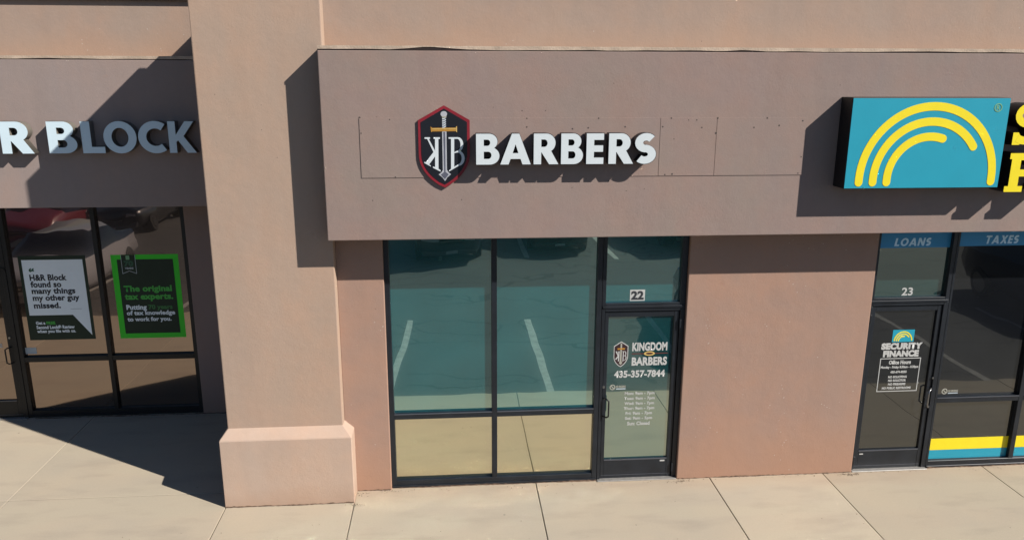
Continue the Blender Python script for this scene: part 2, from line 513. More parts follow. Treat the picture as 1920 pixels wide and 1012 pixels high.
def letter(ch, x0, x1, z0, h, y_front, depth, mats, parent, name='letter'):
    w, loops = GL[ch]
    xs = [p[0] for lp in loops for p in lp]
    ax, bx = min(xs), max(xs)
    sx = (x1 - x0) / (bx - ax)
    return shape(name, [[(x0 + (p[0] - ax) * sx, z0 + p[1] * h) for p in lp] for lp in loops], y_front, depth, mats, parent)

# ------------------------------------------------------------------ the setting: ground
def ground_sheet(name, x0, x1, y0, y1, z, mat, nx=2, ny=2):
    vs_ = [(x0 + (x1 - x0) * i / nx, y0 + (y1 - y0) * j / ny, z) for j in range(ny + 1) for i in range(nx + 1)]
    fs = [(j * (nx + 1) + i, j * (nx + 1) + i + 1, (j + 1) * (nx + 1) + i + 1, (j + 1) * (nx + 1) + i) for j in range(ny) for i in range(nx)]
    me = bpy.data.meshes.new(name)
    me.from_pydata(vs_, [], fs)
    return link(name, me, mat)

lot = ground_sheet('parking_lot', -300, 300, -500, 300, -0.15, 'asphalt', 4, 4)
tag(lot, kind='structure')
KY = -2.66                                # kerb line
sub = boxes('sidewalk', [(-20, 20, KY + 0.02, 2.7, -0.35, -0.035)], 'soil')
tag(sub, kind='structure')
kerb = []
xs_e = [-20, -17, -14.4, -11.9, -9.45, -7.0, -4.57, -1.93, -0.425, 1.79, 4.01, 5.50, 7.68, 9.9, 12.1, 14.3, 16.6, 20]
G = 0.005
for i in range(len(xs_e) - 1):
    a, b_ = xs_e[i], xs_e[i + 1]
    segs = [(KY, 0.08), (0.08, 2.6)] if b_ <= -1.9 else [(KY, 0.12)]
    for (s0, s1) in segs:
        dz = random.uniform(-0.002, 0.002)
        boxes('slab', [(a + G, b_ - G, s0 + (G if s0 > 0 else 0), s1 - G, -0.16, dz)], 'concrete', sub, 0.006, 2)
# painted bay lines
for (x0, x1, y0, y1) in [(-0.17, -0.05, -7.1, -2.95), (2.36, 2.48, -7.1, -2.8), (4.92, 5.04, -7.1, -2.8), (7.48, 7.6, -7.1, -2.8),
                         (10.0, 10.12, -7.1, -2.8), (12.6, 12.72, -7.1, -2.8), (15.2, 15.32, -7.1, -2.8), (-2.7, -2.58, -7.1, -2.8), (-5.3, -5.18, -7.1, -2.8),
                         (-7.9, -7.78, -7.1, -2.8), (-10.5, -10.38, -7.1, -2.8),
                         (0.4, 0.52, -17.5, -12.6), (5.45, 5.57, -17.5, -12.6), (2.9, 3.02, -17.5, -12.6), (8.1, 8.22, -17.5, -12.6), (10.7, 10.82, -17.5, -12.6),
                         (13.3, 13.42, -17.5, -12.6), (-2.2, -2.08, -17.5, -12.6), (-4.8, -4.68, -17.5, -12.6), (-7.4, -7.28, -17.5, -12.6), (-10.0, -9.88, -17.5, -12.6)]:
    me = bpy.data.meshes.new('bay_line')
    n = 10
    vv = []; ff = []
    for k in range(n + 1):
        y = y0 + (y1 - y0) * k / n
        j1, j2 = random.uniform(-.006, .006), random.uniform(-.006, .006)
        j1 -= .05 * (k / n); j2 -= .05 * (k / n)
        if x0 == -0.17: j1 -= .14 * (k / n); j2 -= .14 * (k / n)
        vv += [(x0 + j1, y, -0.146), (x1 + j2, y, -0.146)]
        if k: ff.append((2 * k - 2, 2 * k - 1, 2 * k + 1, 2 * k))
    me.from_pydata(vv, [], ff)
    link('bay_line', me, 'paint_w', lot)

# ------------------------------------------------------------------ the building
FY = -0.388      # middle fascia front
FX0 = -0.545
FZ0, FZ1 = 3.226, 5.206
LFY = 1.624      # left fascia front
LZ0, LZ1 = 3.281, 5.126
LY = 2.46        # left shopfront
PL, PR, PY = -1.86, -0.53, -0.136
bld = empty('shop_building', (2.0, 0.0, 0.0), 'long stucco strip mall building with three shopfronts, projecting pillar and mauve sign bands', 'building')

def part(name, lst, mat, label=None, bevel=0.0, parent=None):
    o = boxes(name, lst, mat, parent or bld, bevel)
    if label: o['label'] = label
    return o

part('sign_band', [(FX0, 14.0, FY, 0.24, FZ0, FZ1)], 'fascia', 'mauve stucco sign band above the barber shop and the loan office', 0.008)
part('sign_band', [(-14.0, PL - 0.001, LFY, LY + .2, LZ0, LZ1)], 'fascia_l', 'greyish recessed sign band left of the pillar', 0.008)
part('upper_wall', [(PR, 14.0, 0.03, 0.235, FZ1 - 0.003 + 0.003, 6.6)], 'upper', 'peach upper wall above the middle sign band')
part('upper_wall', [(-14.0, PL - 0.002, 2.05, 2.25, LZ1, 5.86)], 'upper', 'peach upper wall left of the pillar')
part('coping', [(-14.0, PL - 0.002, 2.0, 2.3, 5.862, 6.0)], 'coping')
part('coping', [(PR + .002, 14.0, -0.02, 0.3, 6.602, 6.72)], 'coping')
part('pillar_shaft', [(PL, PR, PY, 0.86, 0.0, 6.12)], 'pillar', 'tall tan pillar shaft between the left shop and the barber shop', 0.012)
part('pillar_rear', [(PL + .001, PR - .001, 0.862, 2.6, 0.0, 6.03)], 'pillar', None, 0.004)
part('roof', [(PR, 14.0, 0.31, 12.0, 5.9, 6.05), (-14.0, PR - .003, 2.62, 12.0, 5.7, 5.85)], 'coping')
part('rear_wall', [(-14.0, 14.0, 12.0, 12.2, -.3, 5.85)], 'wall')
part('side_wall', [(14.0, 14.2, -0.1, 12.2, -.3, 5.9)], 'wall')
part('side_wall', [(-14.2, -14.0, 2.0, 12.2, -.3, 5.7)], 'wall')

# pillar base: plinth with a sloped cap
bm = bmesh.new()
bx0, bx1, by0, by1, bz, bz1 = -1.935, -0.42, -0.268, 0.9, 0.852, 0.952
ring = lambda x0, x1, y0, z: [bm.verts.new(c) for c in ((x0, by1, z), (x0, y0, z), (x1, y0, z), (x1, 0.02, z))]
r0 = ring(bx0, bx1, by0, -0.05); r1 = ring(bx0, bx1, by0, bz); r2 = ring(PL + .002, PR - .002, PY + .002, bz1)
for a, b_ in ((r0, r1), (r1, r2)):
    for k in range(3): bm.faces.new((a[k], a[k + 1], b_[k + 1], b_[k]))
bmesh.ops.recalc_face_normals(bm, faces=bm.faces[:])
bmesh.ops.bevel(bm, geom=[e for e in bm.edges if len(e.link_faces) == 2], offset=0.008, segments=1, affect='EDGES')
me = bpy.data.meshes.new('pillar_base'); bm.to_mesh(me); bm.free()
link('pillar_base', me, 'base', bld)['label'] = 'pale peach plinth with sloped cap at the foot of the pillar'

# lower walls
part('wall', [(PR - .002, 0.0, 0.0, 0.22, -0.1, FZ0 - .002)], 'wall', 'narrow pink stucco wall between pillar and barber shop window', 0.01)
part('wall', [(3.582, 5.885, 0.0, 0.22, -0.1, FZ0 - .002)], 'wall', 'broad pink stucco wall between door 22 and door 23', 0.01)
part('wall', [(10.6, 14.0, 0.0, 0.22, -0.1, FZ0 - .002)], 'wall', None, 0.01)
part('wall', [(-2.975, PL - .002, LY - .03, LY + .2, -0.1, LZ0 - .002)], 'wall_l', 'mauve wall strip between the left shop window and the pillar', 0.006)
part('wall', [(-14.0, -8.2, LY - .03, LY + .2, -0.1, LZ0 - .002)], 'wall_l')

# flashing lines along the tops of the sign bands
def flashing(x0, x1, y, z, yb, bumps, seed):
    rnd = random.Random(seed)
    n = int((x1 - x0) / 0.09)
    vv, ff = [], []
    ph = [rnd.uniform(0, 6) for _ in range(5)]
    for k in range(n + 1):
        x = x0 + (x1 - x0) * k / n
        w = 0.0022 * math.sin(x * 2.1 + ph[0]) + 0.0018 * math.sin(x * 5.3 + ph[1]) + 0.0016 * math.sin(x * 11 + ph[2]) + rnd.uniform(-.0008, .0008)
        bz_ = z + 0.010 + w
        for (bx, hh, ww) in bumps: bz_ += hh * max(0, 1 - abs(x - bx) / ww)
        tz = z + 0.046 + rnd.uniform(-.002, .002)
        vv += [(x, y - .004, bz_), (x, y - .004, tz), (x, yb, tz + .004), (x, y + .012, bz_)]
        if k:
            a = 4 * (k - 1); b_ = 4 * k
            ff += [(a, b_, b_ + 1, a + 1), (a + 1, b_ + 1, b_ + 2, a + 2), (a, a + 3, b_ + 3, b_)]
    me = bpy.data.meshes.new('flashing'); me.from_pydata(vv, [], ff)
    f = link('flashing', me, 'flash', bld)
    part('dark_backing', [(x0, x1, y + .002, yb, z + .0005, z + 0.03)], 'flash_g')  # near-black backing strip behind the wavy lower edge
    return f
flashing(FX0, 14.0, FY, FZ1, 0.029, [(0.59, 0.026, 0.42), (3.9, 0.012, .25), (6.0, 0.008, .3)], 3)
flashing(-14.0, PL - .003, LFY, LZ1, 2.049, [(-4.9, 0.012, .25), (-4.1, .006, .2)], 5)

# covered-over panels of an older sign, a few millimetres proud of the band
for (a, b_) in ((-0.155, 3.042), (3.047, 3.664), (3.669, 4.665)):
    part('patch_panel', [(a, b_, FY - .0060, FY + .002, 3.902, 4.525)], 'fascia', 'flat patch panel over the old sign opening in the sign band', 0.0)
rnd = random.Random(11)
bm = bmesh.new()
def disc(bm, x, z, r, y):
    c = [bm.verts.new((x + r * math.cos(t * math.pi / 4), y, z + r * math.sin(t * math.pi / 4))) for t in range(8)]
    f = bm.faces.new(c)
    f.normal_update()
    if f.normal.y > 0: f.normal_flip()
for (x, z, r) in [(-0.15, 4.53, .013), (-0.14, 4.37, .009), (.16, 4.51, .008), (.2, 3.91, .009), (1.60, 4.52, .009), (1.60, 4.43, .010), (2.09, 4.41, .011), (2.26, 4.42, .011),
                  (2.37, 4.52, .010), (2.66, 4.43, .011), (3.07, 4.43, .010), (3.16, 4.52, .010), (3.2, 4.30, .007), (3.35, 4.50, .007), (3.5, 4.42, .010), (3.44, 4.50, .009),
                  (3.66, 4.36, .014), (3.67, 4.52, .012), (4.08, 4.42, .010), (4.22, 4.52, .011), (4.36, 4.44, .012), (4.62, 4.49, .011), (3.12, 3.915, .010), (3.2, 3.92, .012),
                  (2.5, 3.85, .007), (2.1, 3.78, .006), (1.55, 4.6, .007), (1.8, 4.6, .006), (2.9, 3.76, .006), (2.7, 3.74, .006), (-.05, 3.66, .007), (.9, 3.66, .007), (4.64, 4.1, .009), (4.62, 3.92, .009)]:
    disc(bm, x, z, r * .85, FY - (.0070 if -.155 < x < 4.665 and 3.902 < z < 4.525 else .0012))
me = bpy.data.meshes.new('screw_holes'); bm.to_mesh(me); bm.free()
tag(link('screw_holes', me, 'old_hole', bld), kind='stuff')

# crumbly caulk and dirt line where the walls meet the slabs, loose grit in the corners
def foot(x0, x1, y, seed):
    rnd = random.Random(seed)
    n = max(6, int((x1 - x0) / .03))
    vv, ff = [], []
    for k in range(n + 1):
        x = x0 + (x1 - x0) * k / n
        w = max(0.002, .007 + rnd.uniform(-.006, .006) + .004 * math.sin(x * 7 + seed))
        hgt = max(0.002, .008 + rnd.uniform(-.006, .005) + .004 * math.sin(x * 4.1 + seed))
        vv += [(x, y - w, 0.0035), (x, y - .0015, 0.0035 + hgt), (x, y + .003, 0.0035)]
        if k:
            a = 3 * (k - 1); b_ = 3 * k
            ff += [(a, b_, b_ + 1, a + 1), (a + 1, b_ + 1, b_ + 2, a + 2)]
    me = bpy.data.meshes.new('caulk_line'); me.from_pydata(vv, [], ff)
    tag(link('caulk_line', me, 'grime', bld), kind='stuff')
M['grime'] = plain('dirty caulk', (0.20, 0.13, 0.09), 0.95, 0, 0.2, 0.5, 25)
foot(PR + .12, -0.01, 0.0, 1); foot(3.60, 5.87, 0.0, 2); foot(bx0 + .01, bx1 - .01, by0, 3); foot(0.02, 2.55, 0.033, 4); foot(6.93, 10.5, 0.033, 5); foot(-5.4, -1.97, LY - .032, 6)
bm = bmesh.new()
rnd = random.Random(21)
for k in range(420):
    c = rnd.choice([(5.80, -.03, .10), (5.86, -.04, .05), (3.62, -.04, .06), (-.40, -.05, .07), (-.42, -.30, .05), (1.3, -.02, 1.2), (4.8, -.02, 1.0), (7.5, -.02, .8), (0.0, -.02, .1), (-3.2, 2.38, .5), (2.0, -.8, 3.5), (-3.5, -.6, 2.0)])
    x = c[0] + rnd.gauss(0, c[2]); y = c[1] - abs(rnd.gauss(0, .03 if c[2] < 2 else .6)); q = rnd.uniform(.002, .0055)
    if -1.95 < x < -.41 and y > -.3: continue
    mt_ = Matrix.Translation((x, y, .003 + q * .4)) @ Matrix.Rotation(rnd.uniform(0, 3), 4, 'Z') @ Matrix.Diagonal((1, rnd.uniform(.5, 1), rnd.uniform(.4, .8), 1))
    bmesh.ops.create_icosphere(bm, subdivisions=1, radius=q, matrix=mt_)
me = bpy.data.meshes.new('grit'); bm.to_mesh(me); bm.free()
tag(link('grit', me, 'grime', sub), kind='stuff')

# ---- aluminium shopfronts
def window(x0, x1, cols, z0, zt, tr, y, mats, glasses, label, jl=0.06, jr=0.06, fm='alu_dark', sill=0.095, depth=0.11):
    """cols: list of (mullion centre); tr: transom centre height; glasses: material per (column,row)"""
    fr = boxes('window', [(x0, x0 + jl, y, y + depth, z0, zt), (x1 - jr, x1, y, y + depth, z0, zt),
                          (x0 + jl, x1 - jr, y + .002, y + depth, z0, z0 + sill), (x0 + jl, x1 - jr, y + .002, y + depth, zt - .07, zt)], fm, bld, 0.003, 1)
    fr['label'] = label
    if sill > 0.05:
        boxes('sill_lip', [(x0 + .01, x1 - .01, y - .012, y + .001, z0, z0 + 0.03)], fm, fr, 0.003, 1)
    edges = [x0 + jl] + [c for c in cols] + [x1 - jr]
    for c in cols:
        boxes('mullion', [(c - .032, c + .032, y + .001, y + depth - .001, z0 + sill, zt - .07)], fm, fr, 0.003, 1)
    k = 0
    for i in range(len(edges) - 1):
        a = edges[i] + (.032 if i else 0); b_ = edges[i + 1] - (.032 if i < len(cols) else 0)
        rows = [(z0 + sill, zt - .07)]
        if tr:
            boxes('transom', [(a, b_, y + .003, y + depth - .004, tr - .036, tr + .036)], fm, fr, 0.003, 1)
            boxes('glazing_stop', [(a, b_, y - .004, y + .004, tr + .026, tr + .038)], mats, fr)
            rows = [(z0 + sill, tr - .036), (tr + .036, zt - .07)]
        for (r0_, r1_) in rows:
            gm = glasses[k % len(glasses)]; k += 1
            tilt = random.uniform(-.0012, .0012)
            me = bpy.data.meshes.new('pane')
            yy = y + .055
            me.from_pydata([(a, yy, r0_), (b_, yy + tilt, r0_), (b_, yy + tilt, r1_), (a, yy, r1_), (a, yy + .006, r0_), (b_, yy + .006 + tilt, r0_), (b_, yy + .006 + tilt, r1_), (a, yy + .006, r1_)], [],
                           [(0, 1, 2, 3), (5, 4, 7, 6), (0, 4, 5, 1), (3, 2, 6, 7), (1, 5, 6, 2), (0, 3, 7, 4)])
            link('pane', me, gm, fr)
    return fr

M['stop'] = plain('pale anodised glazing stop', (0.16, 0.17, 0.2), 0.45, 0.4)
window(0.0, 2.558, [1.275], 0.0, FZ0 - .003, 0.945, 0.045, 'stop', ['glass_low', 'glass_teal'], 'tall four pane barber shop window with teal reflections')
window(2.562, 3.579, [], 2.262, FZ0 - .003, None, 0.047, 'stop', ['glass_teal'], 'transom window above the barber shop door', jl=0.045, jr=0.07, sill=0.06)
window(5.888, 6.905, [], 2.262, FZ0 - .003, None, 0.047, 'stop', ['glass_r23'], 'transom window above the loan office door', jl=0.05, jr=0.05, sill=0.06)
window(6.908, 10.6, [8.075, 9.3], 0.0, FZ0 - .003, 0.945, 0.045, 'stop', ['glass_right', 'glass_right'], 'loan office window with dark panes', jl=0.03)
window(-5.50, -2.978, [-4.235], 0.02, LZ0 - .003, 0.91, LY, 'alu_black', ['glass_left', 'glass_left'], 'left shop window in deep shade with two posters', fm='alu_black')
window(-6.62, -5.505, [], 2.262, LZ0 - .003, None, LY + .002, 'alu_black', ['glass_left'], 'transom window above the left shop door', fm='alu_black', sill=0.06)
window(-8.2, -6.623, [], 0.02, LZ0 - .003, 0.91, LY, 'alu_black', ['glass_left', 'glass_left'], 'left shop window beyond the door', fm='alu_black')

def tube(name, pts, r, mat, parent, n=10):
    cu = bpy.data.curves.new('t', 'CURVE'); cu.dimensions = '3D'; cu.bevel_depth = r; cu.bevel_resolution = 2
    sp = cu.splines.new('POLY'); sp.points.add(len(pts) - 1)
    for i, p in enumerate(pts): sp.points[i].co = (*p, 1)
    cu.use_fill_caps = True
    o = bpy.data.objects.new('tmp', cu); COL.objects.link(o)
    me = bpy.data.meshes.new_from_object(o.evaluated_get(bpy.context.evaluated_depsgraph_get()))
    bpy.data.objects.remove(o); bpy.data.curves.remove(cu)
    me.materials.clear()
    return link(name, me, mat, parent, True)

def pull(x, z0, z1, y, r, mat, parent, out=0.06, sx=0.045):
    """D-shaped pull that leans out and sideways from the stile"""
    pts = [(x, y, z1), (x + sx * .6, y - out * .8, z1), (x + sx, y - out, z1 - .02), (x + sx, y - out, z1 - .06)]
    pts += [(x + sx, y - out, z0 + .06), (x + sx, y - out, z0 + .02), (x + sx * .6, y - out * .8, z0), (x, y, z0)]
    return tube('handle', pts, r, mat, parent)

def door(x0, x1, gx0, gx1, gz0, gz1, y, glass, label, hx, hside, fm='alu_dark', hm='black', zb=0.012):
    """frame jambs from x0 to x1, leaf with glass gx0..gx1"""
    jt = 2.262
    lx0, lx1 = x0 + .045, x1 - .065
    d = boxes('door', [(lx0, gx0, y, y + .045, zb, gz1 + .07), (gx1, lx1, y, y + .045, zb, gz1 + .07),
                       (gx0, gx1, y + .002, y + .043, zb, gz0), (gx0, gx1, y + .002, y + .043, gz1, gz1 + .07)], fm, bld, 0.003, 1)
    d['label'] = label
    me = bpy.data.meshes.new('glass')
    yy = y + .025
    me.from_pydata([(gx0, yy, gz0), (gx1, yy, gz0), (gx1, yy, gz1), (gx0, yy, gz1), (gx0, yy + .006, gz0), (gx1, yy + .006, gz0), (gx1, yy + .006, gz1), (gx0, yy + .006, gz1)], [],
                   [(0, 1, 2, 3), (5, 4, 7, 6), (0, 4, 5, 1), (3, 2, 6, 7), (1, 5, 6, 2), (0, 3, 7, 4)])
    link('pane', me, glass, d)
    boxes('jamb', [(x0, lx0 - .006, y - .018, y + .09, 0, jt - .001)], fm, d, 0.003, 1)
    boxes('jamb', [(lx1 + .006, x1, y - .018, y + .09, 0, jt - .001)], fm, d, 0.003, 1)
    boxes('header', [(lx0 - .006, lx1 + .006, y - .016, y + .09, gz1 + .076, jt - .001)], fm, d, 0.003, 1)
    boxes('rubber_seal', [(lx0 - .006, lx1 + .006, y + .05, y + .085, 0.012, gz1 + .075)], 'gasket', d)
    boxes('threshold', [(x0 + .002, x1 - .002, y - .07, y + .08, 0.001, 0.012)], 'alu', d, 0.003, 1)
    boxes('bottom_stop', [(gx0, gx1, y - .004, y + .003, gz0 - .014, gz0 + .002)], 'stop', d)
    boxes('kick_rail_joint', [(lx0 + .01, lx1 - .01, y - .002, y + .0015, 0.052, 0.057)], 'stop', d)
    pull(hx, 0.87, 1.11, y, .010, hm, d, .065, .06 * hside)
    pull(hx, 0.91, 1.15, y + .05, .009, 'black', d, -.06, .055 * hside)
    # lock cylinder and its ring
    bm = bmesh.new()
    bmesh.ops.create_cone(bm, cap_ends=True, segments=16, radius1=.017, radius2=.014, depth=.02, matrix=Matrix.Translation((hx, y - .008, 1.255)) @ Matrix.Rotation(R(90), 4, 'X'))
    me = bpy.data.meshes.new('lock'); bm.to_mesh(me); bm.free()
    link('lock', me, 'steel', d)
    # hinge side closer bits
    hx2 = lx1 - .02 if hside > 0 else lx0 + .02
    for zz in (0.09, 2.0):
        boxes('hinge', [(hx2 + .02 * hside, hx2 + .045 * hside, y - .03, y - .004, zz, zz + .11)] if hside > 0 else [(hx2 - .045, hx2 - .02, y - .03, y - .004, zz, zz + .11)], fm, d, 0.003, 1)
    return d

door(2.562, 3.579, 2.652, 3.455, 0.272, 2.148, 0.062, 'glass_door', 'dark aluminium glass door of the barber shop', 2.615, 1)
door(5.888, 6.905, 5.985, 6.785, 0.272, 2.148, 0.062, 'glass_right', 'dark aluminium glass door of the loan office', 6.845, -1, hm='steel')
door(-6.62, -5.505, -6.5, -5.645, 0.282, 2.14, LY + .015, 'glass_left', 'black glass door of the left shop', -5.60, -1, fm='alu_black')
boxes('step_label', [(3.37, 3.43, .0595, .0615, .225, .243)], 'vinyl', bld).name = 'door_label'
boxes('door_label', [(6.0, 6.05, .0595, .0615, .215, .23)], 'vinyl', bld)

# ------------------------------------------------------------------ signs on the bands
# shield sign -------------------------------------------------
SY = FY - .006
sh = empty('shield_sign', (0.72, SY, 3.798), 'black shield shaped sign with red edge, sword and serif letters K and B', 'sign')
def sp(cx, cy):
    return (0.727 + (cx - 390 - (cy - 92) * 12 / 800) * 0.00104, 4.656 - (cy - 92) * 0.001058)
def spl(lst): return [sp(*q) for q in lst]
def shield_out(s):
    c = (391, 490)
    pts = [(390, 92), (650, 235), (654, 560)]
    for t in range(1, 11):
        u = t / 10
        pts.append((654 * (1 - u) ** 2 + 2 * (1 - u) * u * 655 + u * u * 402, 560 * (1 - u) ** 2 + 2 * (1 - u) * u * 765 + u * u * 905))
    left = [(2 * 392 + 5 - x if y > 500 else 2 * 390 - x, y) for (x, y) in pts[1:-1]][::-1]
    pts = pts + left
    return [(c[0] + (x - c[0]) * s, c[1] + (y - c[1]) * (1 - (1 - s) * .72)) for x, y in pts]
D = 0.022
shape('cabinet', [spl(shield_out(1.0))], SY - D, D, ['red', 'red_d'], sh)
shape('face', [spl(shield_out(0.895))], SY - D - .003, .0028, 'sign_navy', sh)
yf = SY - D - .005
LT = .0018
# sword: pommel, grip, guard, blade, tip
sw = shape('sword', [spl([(372, 346), (416, 346), (420, 725), (440, 755), (462, 770), (425, 800), (401, 838), (372, 800), (335, 772), (362, 752), (378, 728)])], yf, LT, 'silver', sh)
shape('blade_core', [spl([(386, 350), (403, 350), (406, 745), (440, 772), (400, 818), (358, 773), (392, 745)])], yf - .0012, .001, 'slate', sw)
shape('grip', [spl([(372, 200), (410, 200), (413, 306), (372, 306)])], yf, LT, 'slate', sw)
for k in range(5):
    yk = 215 + k * 21
    shape('grip_wire', [spl([(373, yk + 3), (391, yk + 1), (410, yk - 12), (411, yk - 4), (393, yk + 11), (373, yk + 13)])], yf - .0012, .001, 'white', sw)
shape('pommel', [spl([(390 + 33 * math.cos(t * math.pi / 8), 175 + 28 * math.sin(t * math.pi / 8)) for t in range(16)])], yf - .0012, .001, 'silver', sw)
shape('pommel_collar', [spl([(370, 196), (416, 196), (414, 212), (372, 212)])], yf - .0024, .001, 'vinyl_l', sw)
shape('guard', [spl([(256, 296), (272, 310), (510, 308), (523, 293), (523, 357), (511, 343), (272, 345), (262, 353)])], yf - .0012, .001, 'gold', sw)
shape('guard_shine', [spl([(272, 316), (511, 314), (511, 322), (272, 324)])], yf - .0024, .001, 'gold_l', sw)
shape('guard_end', [spl([(512, 298), (522, 294), (522, 354), (512, 346)])], yf - .0024, .001, 'gold_l', sw)
# mirrored K, as one outline of stem, arm and leg
shape('letter', [spl([(285, 402), (350, 402), (350, 417), (334, 420), (334, 715), (355, 728), (355, 743), (278, 704), (278, 690), (300, 698), (300, 590), (238, 672), (255, 680), (256, 692), (190, 655), (190, 645), (205, 648), (284, 548), (222, 418), (195, 416), (195, 402), (250, 402), (250, 417), (238, 419), (300, 535), (300, 419), (285, 416)])], yf, LT, 'white', sh)['label'] = 'mirrored white serif letter K'
ob = [(437, 402), (530, 402)] + [(530 + 56 * math.cos(R(a)), 475 - 73 * math.sin(R(a))) for a in range(75, -61, -15)] + \
     [(540 + 60 * math.cos(R(a)), 612 - 74 * math.sin(R(a))) for a in range(55, -66, -15)] + [(528, 692), (442, 742), (442, 730), (462, 716), (462, 418), (437, 416)]
i1 = [(494, 418), (525, 418)] + [(524 + 34 * math.cos(R(a)), 477 - 59 * math.sin(R(a))) for a in range(75, -91, -15)] + [(494, 550)]
i2 = [(494, 560), (525, 552)] + [(526 + 44 * math.cos(R(a)), 612 - 60 * math.sin(R(a))) for a in range(75, -76, -15)] + [(494, 696)]
shape('letter', [spl(ob), spl(i1), spl(i2)], yf, LT, 'white', sh)['label'] = 'white serif letter B'

# BARBERS -----------------------------------------------------
bs = empty('letter_sign', (2.0, FY, 4.05), 'white raised block letters reading BARBERS with dark sides', 'sign')
X0, PXM = 1.056, 0.001836
for ch, a, b_ in (('B', 787, 920), ('A', 925, 1100), ('R', 1117, 1260), ('B', 1275, 1402), ('E', 1422, 1522), ('R', 1552, 1697), ('S', 1705, 1830)):
    xa, xb = X0 + (a - 787) * PXM, X0 + (b_ - 787) * PXM
    l = letter(ch, xa, xb, 4.052, .320, FY - .152, .136, ['white', 'return'], bs)
    # dark trim cap outline just behind the face
    letter(ch, xa - .006, xb + .006, 4.046, .332, FY - .148, .006, 'return', l, 'trim_cap')

# left shop letters -------------------------------------------
ls = empty('letter_sign', (-3.5, LFY, 3.99), 'white raised letters of the left shop ending in BLOCK, mostly in the pillar shade', 'sign')
for ch, a, b_ in (('H', -6.05, -5.72), ('R', -4.765, -4.385), ('B', -4.205, -3.86), ('L', -3.80, -3.53), ('O', -3.535, -3.135), ('C', -3.115, -2.78), ('K', -2.745, -2.415)):
    letter(ch, a, b_, 3.99, .392, LFY - .135, .12, ['white_sky', 'return_l'], ls)
GL['&'] = (0.9, [stroke([(.86, .0), (.62, .3), (.34, .62), (.26, .78), (.34, .90), (.48, .90), (.54, .78), (.46, .66), (.24, .50), (.14, .34), (.16, .18), (.32, .08), (.52, .12), (.72, .32), (.80, .52)], .17, False)])
letter('&', -5.42, -4.98, 3.99, .392, LFY - .135, .12, ['white', 'return_l'], ls)

# turquoise box sign ------------------------------------------
bxs = empty('box_sign', (5.9, FY, 3.78), 'turquoise box sign with three yellow arcs, black sides', 'sign')
by_ = FY - .25
boxes('cabinet', [(5.036, 6.800, by_ + .004, FY - .001, 3.776, 4.745)], 'black', bxs, 0.006)
boxes('face', [(5.042, 6.794, by_, by_ + .0045, 3.782, 4.738)], 'cyan', bxs)
cx = 5.951
for r_, a1 in ((.754, 0), (.597, 34), (.44, 72)):
    pts = arc(cx, 3.885, r_, r_ * 1.02, 180, a1, 40)
    pts = [(cx - r_, 3.845)] + pts + ([(cx + r_, 3.845)] if a1 == 0 else [])
    pts = [(x, z + (0.0 if z < 3.9 else 0)) for x, z in pts]
    shape('arc_stripe', [stroke(pts, .088)], by_ - .003, .0028, 'yellow', bxs)
shape('registered_ring', [ellipse(6.665, 4.640, .045, .045, 24), ellipse(6.665, 4.640, .036, .036, 24)], by_ - .003, .0028, 'green_r', bxs)
text('registered_letter', 'R', 6.648, 6.685, 4.614, 4.666, by_ - .002, 'green_r', bxs, .02)

# yellow slab letters -----------------------------------------
ys_ = empty('letter_sign', (7.2, FY, 3.72), 'yellow raised slab serif letters right of the turquoise box sign', 'sign')
def slab(loops, x0, z0, h, w, nm):
    o = shape('letter', [[(x0 + p[0] * w, z0 + p[1] * h) for p in lp] for lp in loops], FY - .25, .235, ['yellow', 'black'], ys_)
    o['label'] = nm
slabF = [[(0, 0), (0, .15), (.12, .15), (.12, .85), (.05, .85), (.05, 1), (.98, 1), (.98, .66), (.80, .66), (.80, .82), (.42, .82), (.42, .58), (.62, .58), (.62, .40), (.42, .40), (.42, .15), (.58, .15), (.58, 0)]]
slabI = [[(0, 0), (0, .15), (.22, .15), (.22, .85), (0, .85), (0, 1), (.8, 1), (.8, .85), (.56, .85), (.56, .15), (.8, .15), (.8, 0)]]
slabE = [[(0, 0), (0, .15), (.12, .15), (.12, .85), (0, .85), (0, 1), (.98, 1), (.98, .66), (.80, .66), (.80, .82), (.42, .82), (.42, .58), (.62, .58), (.62, .40), (.42, .40), (.42, .18), (.80, .18), (.80, .34), (.98, .34), (.98, 0)]]
slab(slabF, 6.875, 3.727, .425, .36, 'yellow slab letter F')
slab(slabI, 7.27, 3.727, .425, .26, 'yellow slab letter I')
slab(slabE, 7.33, 4.245, .425, .36, 'yellow slab letter E')
slab([stroke(arc(.46, .71, .30, .205, 30, 262, 14) + arc(.44, .30, .32, .205, 82, -138, 14), .19, False)], 6.855, 4.245, .44, .40, 'yellow letter S')
shape('letter_serif', [[(6.885, 4.242), (6.885, 4.375), (6.945, 4.375), (7.0, 4.30), (6.97, 4.242)]], FY - .249, .23, ['yellow', 'black'], ys_)

# ------------------------------------------------------------------ vinyl and posters on the glass
def sheet(name, x0, x1, z0, z1, y, mat, parent):
    me = bpy.data.meshes.new(name)
    me.from_pydata([(x0, y, z0), (x1, y, z0), (x1, y, z1), (x0, y, z1), (x0, y + .0008, z0), (x1, y + .0008, z0), (x1, y + .0008, z1), (x0, y + .0008, z1)], [],
                   [(0, 1, 2, 3), (5, 4, 7, 6), (0, 4, 5, 1), (3, 2, 6, 7), (1, 5, 6, 2), (0, 3, 7, 4)])
    return link(name, me, mat, parent)

